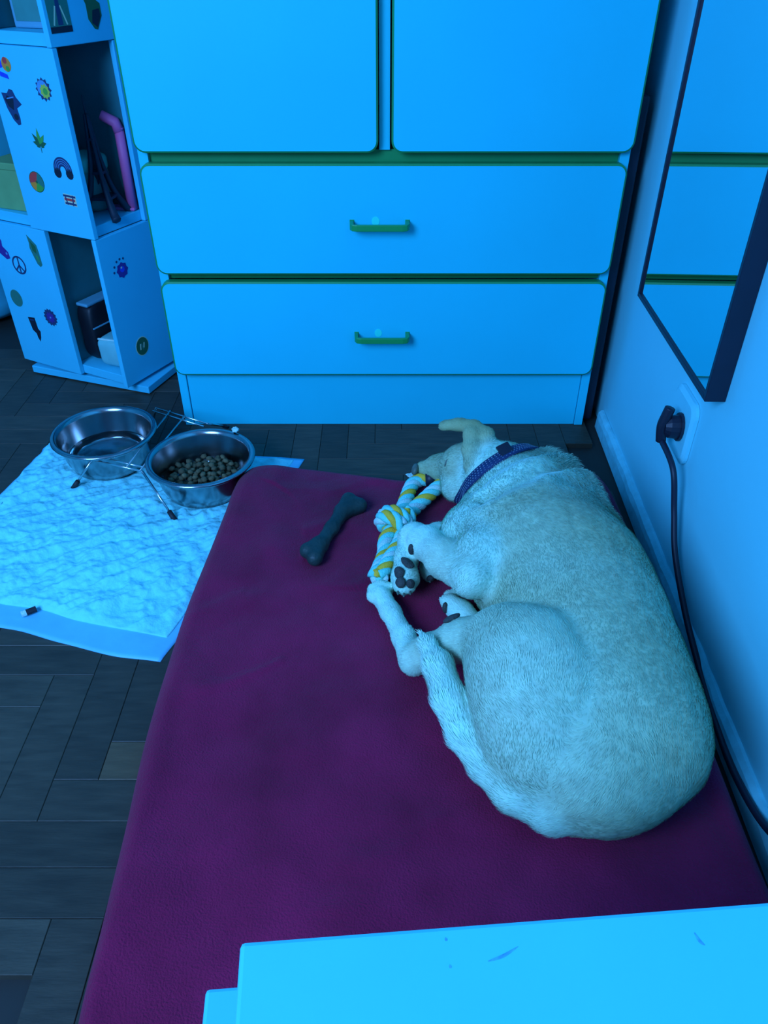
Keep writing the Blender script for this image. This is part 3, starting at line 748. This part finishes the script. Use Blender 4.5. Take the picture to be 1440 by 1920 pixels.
# neck and head
dog.chain([A(905, 878, .140, .046), A(938, 894, .148, .058), A(985, 945, .158, .076), A(1010, 1000, .16, .092)], .020, .025, .95, .012, 1.3)
dog.chain([A(905, 972, .130, .045), A(893, 1010, .145, .050), A(930, 1050, .16, .05)], .025, .03, 1, .011, 1.0)
dog.chain([A(1015, 908, .160, .056), A(1046, 955, .165, .061), A(1070, 1005, .165, .068)], .022, .025, .9, .026, .9)
dog.chain([A(793, 878, .098, .0135), A(828, 876, .108, .0225), A(868, 874, .132, .038), A(908, 864, .144, .044)], .016, .016, 1, .005, .0)
dog.chain([A(856, 912, .105, .028), A(895, 905, .12, .04)], .016, .02, 1, .010, .9)
# ear
dog.chain([A(888, 872, .176, .018), A(884, 842, .190, .0155), A(886, 815, .202, .0145), A(884, 800, .207, .0120)], .010, .010, .8, .004, -.3)
dog.chain([A(922, 868, .176, .018), A(916, 840, .190, .0155), A(910, 815, .202, .0140), A(892, 799, .207, .0120)], .008, .010, .8, .004, -.3)
dog.chain([A(888, 799, .208, .0125), A(862, 796, .206, .0118), A(834, 798, .200, .0110)], .006, .010, .8, .004, -.3)
# near foreleg: shoulder, elbow, forearm, paw
dog.chain([A(930, 1000, .182, .048), A(905, 1048, .194, .038), A(886, 1082, .198, .029)], .018, .02, 1, .007, .85)
dog.chain([A(884, 1080, .194, .029), A(835, 1048, .170, .0275), A(800, 1018, .150, .024), A(778, 1006, .132, .020), A(768, 1010, .124, .018)], .006, .014, 1, .006, .45)
dog.chain([A(770, 1010, .122, .018), A(762, 1045, .115, .0175), A(759, 1082, .108, .0195), A(758, 1095, .105, .016)], .008, .012, 1, .005, .6)
for px, py in ((746, 1098), (756, 1105), (768, 1102), (777, 1090)): dog.chain([A(px, py, .104, .0080)], .004, .01, 1, .004, .9)
# far foreleg tucked underneath
dog.chain([A(860, 1005, .095, .022), A(820, 1001, .092, .0175), A(810, 1030, .09, .016), A(806, 1066, .088, .014), A(804, 1078, .086, .010)], .008, .012, 1, .005, .8)
# near hind leg: thigh, stifle, shank, hock, foot
dog.chain([A(1020, 1385, .150, .074), A(1020, 1310, .172, .084), A(990, 1245, .186, .074), A(945, 1207, .182, .048)], .010, .028, .9, .007, .3)
dog.chain([A(945, 1203, .178, .045), A(865, 1200, .142, .0275), A(805, 1222, .112, .0215), A(780, 1232, .100, .0205)], .010, .014, 1, .006, .45)
dog.chain([A(775, 1240, .092, .0205), A(757, 1195, .088, .0155), A(732, 1148, .086, .0140), A(715, 1118, .086, .0155)], .006, .010, 1, .005, .9)
for px, py in ((702, 1106), (713, 1100), (726, 1104), (700, 1118)): dog.chain([A(px, py, .086, .0105)], .005, .01, 1, .004, 1)
# far hind paw under the thigh
dog.chain([A(895, 1180, .088, .020), A(864, 1148, .09, .0165), A(846, 1132, .09, .0150)], .006, .010, 1, .005, 1)
for px, py in ((833, 1126), (841, 1117), (852, 1114)): dog.chain([A(px, py, .09, .008)], .004, .01, 1, .004, 1)
# rump to tail
dog.chain([A(1105, 1480, .125, .050), A(1040, 1502, .115, .034), A(968, 1484, .118, .0235), A(912, 1436, .122, .0215)], .012, .016, 1, .009, .75)
dog.chain([A(915, 1439, .122, .0210), A(873, 1378, .130, .0215), A(844, 1312, .140, .0215), A(821, 1250, .150, .0190), A(803, 1212, .153, .0105), A(790, 1186, .153, .002)], .003, .008, 1, .012, 1.0)

D, lo, hh = dog.grid(.0038)
GR = np.gradient(np.clip(D, -.03, .03), hh)
V, Fq = surface_nets(D, lo, hh)
# soft skin wrinkles and fur clumps as true relief
def grad(P, e=.002):
    q = (P - lo) / hh; i = np.clip(np.floor(q).astype(int), 0, np.array(D.shape) - 2); f = q - i; g_ = np.zeros_like(P)
    for c in range(8):
        o_ = np.array([c & 1, (c >> 1) & 1, (c >> 2) & 1]); w = np.prod(np.where(o_, f, 1 - f), axis=1); j = i + o_
        for k in range(3): g_[:, k] += w * GR[k][j[:, 0], j[:, 1], j[:, 2]]
    return g_ / (np.linalg.norm(g_, axis=1)[:, None] + 1e-9)
Nn = grad(V)
qn = (V - at(938, 888, .15)) @ (np.array([.48, -.68, -.30]) / .885)      # distance behind the collar
fold = np.sin(qn * 2 * math.pi / .050 + 1.6 * fbm(V * 9, 2, 95)) * np.exp(-((qn - .075) / .045) ** 2) * np.clip((V[:, 2] - .10) / .05, 0, 1) * (V[:, 0] > .14)
V = V + Nn * (.0008 * fbm(V * 34, 2, 90) + .0008 * vnoise(V * np.array([90, 40, 90]), 93) + .0065 * fold)[:, None]
V[:, 2] = np.maximum(V[:, 2], .058)
dg = empty('dog', (.2, .8, 0)); tag(dg, 'cream short haired dog sleeping curled on the maroon bed', 'dog')
def child_fix(o): o.matrix_parent_inverse = dg.matrix_world.inverted(); return o
dg.matrix_world = Matrix.Translation((.2, .8, 0))
def furcolor(P):
    W = np.zeros(len(P)); wsum = np.zeros(len(P))
    for c in dog.ch:
        w = np.exp(-np.maximum(dog.cd(P, c), 0) / .005); W += w * c[5]; wsum += w
    w = W / (wsum + 1e-9)
    qn_ = (P - at(938, 888, .15)) @ (np.array([.48, -.68, -.30]) / .885)      # white neck and shoulders
    w = w + 1.0 * np.exp(-((qn_ - .04) / .05) ** 2) * (qn_ > -.02)
    w = np.clip(w + .16 * fbm(P * 10, 2, 101), -.45, 1.12)
    tan_, wht = np.array([.46, .60, .37]), np.array([.64, 1.0, .80])
    return tan_ + (wht - tan_) * w[:, None]
body = child_fix(np_mesh('body', V, Fq, M['fur'], dg))
def set_attr(o, colr):
    a = o.data.color_attributes.new('fur', 'FLOAT_COLOR', 'POINT'); d = np.ones((len(o.data.vertices), 4), np.float32); d[:, :3] = colr; a.data.foreach_set('color', d.ravel())
fc_ = furcolor(V); set_attr(body, fc_ * .92)
# fur strands
rng = np.random.default_rng(5)
tri = np.concatenate([Fq[:, [0, 1, 2]], Fq[:, [0, 2, 3]]]); ar = np.linalg.norm(np.cross(V[tri[:, 1]] - V[tri[:, 0]], V[tri[:, 2]] - V[tri[:, 0]]), axis=1)
cz = V[tri].mean(1)[:, 2]; ar = ar * (cz > ZB - .004)
NF = 150000
ti = rng.choice(len(tri), NF, p=ar / ar.sum()); u = rng.random((NF, 2)); fl_ = u.sum(1) > 1; u[fl_] = 1 - u[fl_]
P = V[tri[ti, 0]] + u[:, :1] * (V[tri[ti, 1]] - V[tri[ti, 0]]) + u[:, 1:] * (V[tri[ti, 2]] - V[tri[ti, 0]])
Nv = grad(P); dirs = np.zeros((NF, 3)); ln = np.zeros(NF); ws = np.zeros(NF)
for c in dog.ch:
    pts = c[0]
    w = np.exp(-np.maximum(dog.cd(P, c), 0) / .008); ws += w; ln += w * c[4]
    if len(pts) == 1: continue
    best = np.full(NF, 9.); dd = np.zeros((NF, 3))
    for (a, ra), (b, rb) in zip(pts[:-1], pts[1:]):
        e = cap_d(P, a, b, ra, rb, c[3]); m = e < best; best[m] = e[m]; dd[m] = (b - a) / np.linalg.norm(b - a)
    dirs += w[:, None] * dd
ln /= ws + 1e-9
dirs += .35 * np.stack([fbm(P * 22, 2, 110), fbm(P * 22, 2, 111), fbm(P * 22, 2, 112)], -1) + rng.normal(0, .12, (NF, 3))
dirs -= Nv * (dirs * Nv).sum(1)[:, None]; dirs /= np.linalg.norm(dirs, axis=1)[:, None] + 1e-9
ln = ln * rng.uniform(.6, 1.25, NF)
lift = (rng.uniform(.14, .34, NF) + np.clip((ln - .014) * 28, 0, .35))[:, None]
side = np.cross(dirs, Nv); wd_ = (rng.uniform(.0003, .0006, NF))[:, None]
b0 = P - Nv * .0008; m1 = P + (dirs * .55 + Nv * lift * .6) * ln[:, None]; t1 = P + (dirs * 1.0 + Nv * lift * .62) * ln[:, None]
FV = np.stack([b0 - side * wd_, b0 + side * wd_, m1 + side * wd_ * .75, m1 - side * wd_ * .75, t1], 1).reshape(-1, 3)
FV[:, 2] = np.maximum(FV[:, 2], .05)
ii = np.arange(NF)[:, None] * 5
FF = np.concatenate([ii + np.array([0, 1, 2]), ii + np.array([0, 2, 3]), ii + np.array([3, 2, 4])])
fur = child_fix(np_mesh('fur', FV, FF, M['fur'], dg, True)); fur['kind'] = 'stuff'
fcol = furcolor(P) * rng.uniform(.88, 1.12, NF)[:, None]; set_attr(fur, np.repeat(fcol, 5, 0))

def hit(px, py, tmin=.4):
    d = ray(px, py); d = d / np.linalg.norm(d); t_ = tmin
    for _ in range(160):
        p = CC + d * t_; e = float(dog.ev(p[None])[0])
        if e < .0003: return p
        t_ += max(e * .6, .0003)
    return None
def blob(name, p, n_, rx, ry, rz, m, parent, yaw=0, seed=0):
    n_ = np.asarray(n_) / np.linalg.norm(n_); t_ = np.array([math.cos(yaw), math.sin(yaw), 0]); t_ = t_ - n_ * (t_ @ n_); t_ /= np.linalg.norm(t_); b = np.cross(n_, t_)
    V = []; F = []; n = 8
    for i in range(n + 1):
        th = math.pi * i / n - math.pi / 2
        for k in range(2 * n):
            ph = math.pi * k / n; q = np.array([math.cos(th) * math.cos(ph) * rx, math.cos(th) * math.sin(ph) * ry, math.sin(th) * rz])
            q *= 1 + .12 * float(vnoise(q * 150 + seed, seed)); V.append(p + t_ * q[0] + b * q[1] + n_ * q[2])
    for i in range(n):
        for k in range(2 * n): l = (k + 1) % (2 * n); F.append((i * 2 * n + k, i * 2 * n + l, (i + 1) * 2 * n + l, (i + 1) * 2 * n + k))
    return child_fix(mesh_obj(name, V, F, m, parent, True))
for (px, py, rx, ry, yaw, nm) in ((764, 1056, .0135, .0085, -.9, 'paw_pad'), (749, 1074, .0085, .0105, .2, 'toe_pad'), (751, 1092, .0085, .0085, 0, 'toe_pad'), (769, 1094, .0075, .0075, 0, 'toe_pad'), (772, 1030, .006, .010, 0, 'carpal_pad'),
                              (836, 1140, .0045, .0085, 0, 'toe_pad'), (848, 1160, .0125, .0075, .3, 'paw_pad'), (807, 1084, .006, .006, 0, 'toe_pad')):
    p = hit(px, py)
    if p is None: continue
    nn = grad(p[None])[0]; o = blob(nm, p + nn * .001, nn, rx, ry, .0045, M['pawpad'], dg, yaw, int(px)); o['label'] = 'dark paw pad'
for (px, py) in ((746, 1112), (757, 1116), (769, 1112), (806, 1090), (694, 1100)):
    p = hit(px, py - 6)
    if p is None: continue
    nn = grad(p[None])[0]; o = blob('claw', p + np.array([0, -.004, -.002]), np.array([0, -1, .2]), .002, .002, .006, M['nose'], dg, 0, 3); o['label'] = 'short claw'
p = hit(781, 881); nn = grad(p[None])[0]; o = blob('nose', p + np.array([-.003, 0, .001]), np.array([-1, .1, .3]), .013, .011, .006, M['nose'], dg, math.pi / 2, 9); o['label'] = 'dark grey nose'
p = hit(836, 868)
if p is not None:
    o = blob('eye', p, grad(p[None])[0], .007, .0013, .0015, M['nose'], dg, .5, 4); o['label'] = 'closed eye'

# collar around the neck: ring found on the neck surface
nc = at(938, 888, .150); nd = np.array([.48, -.68, -.42]); nd /= np.linalg.norm(nd)
e1 = np.cross(nd, [0, 0, 1.]); e1 /= np.linalg.norm(e1); e2 = np.cross(nd, e1)
def ring_at(off, lift_):
    out = []
    for a_ in np.linspace(0, 2 * math.pi, 97)[:-1]:
        d = math.cos(a_) * e1 + math.sin(a_) * e2; c0 = nc + nd * off
        ts = np.linspace(.02, .14, 121); v = dog.ev(c0[None] + d[None] * ts[:, None]); k_ = np.argmax(v > 0); r_ = ts[k_] if v.max() > 0 else .08
        out.append(r_)
    r_ = np.minimum(np.array(out), .092); ker = np.ones(9) / 9
    r_ = np.convolve(np.concatenate([r_[-8:], r_, r_[:8]]), ker, 'same')[8:-8]
    return r_
offs = (-.0125, 0, .0125); rs = [ring_at(o_, 0) for o_ in offs]; rr_ = np.maximum.reduce(rs) if False else None
angs = np.linspace(0, 2 * math.pi, 97)[:-1]
V = []; F = []; prof_ = [(-.0125, .0065, 0), (-.0115, .0095, 0), (0, .0100, 1), (.0115, .0095, 2), (.0125, .0065, 2), (.0115, .002, 2), (-.0115, .002, 0)]
for i, a_ in enumerate(angs):
    d = math.cos(a_) * e1 + math.sin(a_) * e2
    for (o_, l_, w_) in prof_: V.append(nc + nd * o_ + d * (rs[w_][i] + l_))
m_ = len(prof_)
for i in range(96):
    for k in range(m_): F.append((i * m_ + k, i * m_ + (k + 1) % m_, ((i + 1) % 96) * m_ + (k + 1) % m_, ((i + 1) % 96) * m_ + k))
co = child_fix(mesh_obj('collar', V, F, M['collar'], dg, True)); co['label'] = 'navy webbing collar with dotted stitching'
# stitches
V = []; F = []
for i in range(0, 960):
    a_ = 2 * math.pi * i / 960
    if i % 11: continue
    for row, o_ in enumerate((-.0075, -.0025, .0025, .0075)):
        i0 = int(a_ / (2 * math.pi) * 96); fr = a_ / (2 * math.pi) * 96 - i0; i1 = (i0 + 1) % 96
        f = (o_ + .0125) / .025
        def rad(ix): return (rs[0][ix] * (1 - f) + rs[2][ix] * f) * .5 + .5 * (rs[0][ix] if f < .5 else rs[2][ix]) * (1 - 2 * min(f, 1 - f)) + .5 * rs[1][ix] * 2 * min(f, 1 - f)
        r_ = rad(i0) * (1 - fr) + rad(i1) * fr + .0098
        d = math.cos(a_) * e1 + math.sin(a_) * e2; tg = -math.sin(a_) * e1 + math.cos(a_) * e2; c_ = nc + nd * o_ + d * r_
        k = len(V)
        for (x, y, z) in ((-1, -1, -1), (1, -1, -1), (1, 1, -1), (-1, 1, -1), (-1, -1, 1), (1, -1, 1), (1, 1, 1), (-1, 1, 1)): V.append(c_ + tg * x * .0011 + nd * y * .0007 + d * z * .0005)
        F += [tuple(k + q for q in f_) for f_ in ((0, 3, 2, 1), (4, 5, 6, 7), (0, 1, 5, 4), (1, 2, 6, 5), (2, 3, 7, 6), (3, 0, 4, 7))]
sti = mesh_obj('stitching', V, F, M['stitch'], co); sti['kind'] = 'stuff'
p = hit(990, 860); 
best = min(range(96), key=lambda i: np.linalg.norm(nc + (math.cos(angs[i]) * e1 + math.sin(angs[i]) * e2) * rs[1][i] - p))
mb = MB()
for kk in (-2, -1, 0, 1):
    i = (best + kk) % 96; j = (best + kk + 1) % 96
    for (ix, nx) in ((i, j),):
        d0 = math.cos(angs[ix]) * e1 + math.sin(angs[ix]) * e2; d1 = math.cos(angs[nx]) * e1 + math.sin(angs[nx]) * e2
        a0 = [nc + nd * o_ + d0 * (rs[1][ix] + l_) for o_, l_ in ((-.0155, .007), (-.0155, .0135), (.0155, .0135), (.0155, .007))]
        a1 = [nc + nd * o_ + d1 * (rs[1][nx] + l_) for o_, l_ in ((-.0155, .007), (-.0155, .0135), (.0155, .0135), (.0155, .007))]
        mb.add(a0 + a1, [(0, 1, 2, 3), (7, 6, 5, 4), (0, 4, 5, 1), (1, 5, 6, 2), (2, 6, 7, 3), (3, 7, 4, 0)])
bu = mb.build('buckle', M['black'], co); bu['label'] = 'black slider buckle'

# ================================================================== ROPE TOY
rp_ = empty('rope_toy', tuple(at(740, 975, ZB))); rp_.location.z = 0; tag(rp_, 'knotted blue white and yellow rope toy at the dog\'s mouth', 'dog toy')
RM = Matrix.Translation(rp_.location)
def rope(name, pts, R0=.0125, pitch=.062, phase=0, closed=False, cols=('rw', 'rc', 'ry')):
    P = spline(pts, 16, closed); T, N, B = frames(P, closed)
    s = np.concatenate([[0], np.cumsum(np.linalg.norm(np.diff(P, axis=0), axis=1))])
    for k in range(len(cols)):
        a = phase + 2 * math.pi * k / len(cols) + 2 * math.pi * s / pitch; o_ = R0 * .52
        Q = P + o_ * (np.cos(a)[:, None] * N + np.sin(a)[:, None] * B)
        Q[:, 2] = np.maximum(Q[:, 2], ZB - .001)
        V, F = tube_data(Q, R0 * .56, 10); V = [v - np.array(rp_.location) for v in V]
        o = mesh_obj(name, V, F, M[cols[k]], rp_, True); o['label'] = {'rw': 'white', 'rc': 'turquoise', 'ry': 'yellow'}[cols[k]] + ' rope strand'
zr = ZB + .014
four = ('rw', 'rc', 'ry', 'rc')
rope('strand', [at(742, 985, zr + .004), at(760, 940, zr), at(771, 912, zr), at(783, 902, zr), at(798, 898, zr + .003), at(818, 897, zr + .004), at(838, 895, zr + .002), at(850, 896, zr)], cols=four)
rope('strand', [at(748, 982, zr + .004), at(775, 955, zr), at(800, 932, zr + .004), at(822, 913, zr + .006), at(845, 898, zr + .002)], phase=1, cols=four)
rope('strand', [at(742, 985, zr + .002), at(724, 1012, zr), at(721, 1040, zr), at(712, 1065, zr + .008), at(704, 1082, zr + .012)], .0125, phase=.5, cols=four)
rope('strand', [at(756, 985, zr + .002), at(752, 1012, zr + .006), at(738, 1038, zr + .010), at(724, 1062, zr + .014), at(713, 1083, zr + .012)], .0125, phase=2, cols=four)
# knot: the rope wound around itself
kc = at(740, 978, zr + .010); kd = at(762, 945, zr) - at(722, 1010, zr); kd /= np.linalg.norm(kd); k1 = np.cross(kd, [0, 0, 1.]); k1 /= np.linalg.norm(k1); k2 = np.cross(k1, kd)
kp = []
for tt in np.linspace(0, 1, 15):
    a = tt * 2 * math.pi * 2.1 + .4; kp.append(kc + kd * (tt - .5) * .034 + k1 * .0215 * math.cos(a) + k2 * (.0165 * math.sin(a)) + np.array([0, 0, .002]))
rope('strand', kp, .0118, .06, cols=four)
V, F = tube_data([at(799, 898, zr + .003), at(807, 897.6, zr + .004), at(816, 897.2, zr + .004)], .0146, 12); V = [v - np.array(rp_.location) for v in V]
o = mesh_obj('tape', V, F, M['black'], rp_, True); o['label'] = 'black tape wrap'

# ================================================================== CHEW BONE
bn = SDF(); z0_ = ZB + .014
bn.chain([A(600, 1022, z0_, .0125), A(622, 990, z0_ + .002, .0112), A(642, 960, z0_ + .001, .0135)], .01, .01, .95)
bn.chain([A(598, 1022, z0_, .013), A(577, 1032, z0_ + .002, .0135)], .008, .01); bn.chain([A(598, 1022, z0_, .013), A(590, 1046, z0_, .0135)], .008, .01)
bn.chain([A(642, 960, z0_, .013), A(654, 938, z0_ + .003, .0145)], .008, .01); bn.chain([A(642, 960, z0_, .013), A(672, 948, z0_ - .001, .0155)], .008, .01)
Db, lob, hb = bn.grid(.0022, .03); V, Fb = surface_nets(Db, lob, hb)
V = V + .0006 * vnoise(V * 120, 7)[:, None]
o = np_mesh('chew_bone', V, Fb, M['bone']); tag(o, 'dark grey chew bone lying on the maroon bed', 'dog toy')
# paper scrap by the nose
crumple('paper_scrap', at(768, 891, ZB + .004), .007, M['rw'], 'tiny white paper scrap beside the dog\'s nose', 'scrap', 6, .25)

# ================================================================== SIDE TABLE
TA = R(4.2)
tb = empty('side_table', tuple(at(450, 1765, .50)), TA); tb.location.z = 0; tag(tb, 'white two level side table in the near right corner', 'table')
box('table_top', 0, .34, -.42, 0, .478, .50, M['table'], tb, .0025)
lc = Matrix.Rotation(-TA, 2) @ Vector((at(385, 1853, .40) - at(450, 1765, .50))[:2])
def scuff(px0, py0, px1, py1, w):
    P = np.array([at(px0, py0, .5003), at((px0 + px1) / 2, (py0 + py1) / 2 + 4, .5003), at(px1, py1, .5003)]); P = spline(P, 6)
    V, F = tube_data(P, np.sin(np.linspace(.15, math.pi - .1, len(P))) * w, 6); V = [Matrix.Rotation(-TA, 3, 'Z') @ (Vector(v) - tb.location) for v in V]
    for v in V: v.z = .5001 + (v.z - .5003) * .08
    q = mesh_obj('scuff', V, F, M['scuff'], tb); q['label'] = 'grey scuff mark'
M['scuff'] = mat('grey_scuff', (.07, .42, .62), .6, var=.3, vscale=300)
scuff(915, 1802, 972, 1774, .0009); scuff(1302, 1748, 1322, 1772, .0009); scuff(835, 1757, 838, 1759, .0007); scuff(843, 1808, 846, 1810, .0007)
box('lower_shelf', lc.x, .32, -.42, lc.y, .380, .40, M['table'], tb, .0025)
for x in (.02, .28):
    for y in (-.39, -.05): 
        box('leg', x, x + .028, y, y + .028, .4005, .4775, M['table'], tb, .001)
        box('leg', x, x + .028, y, y + .028, .0, .3795, M['table'], tb, .001)
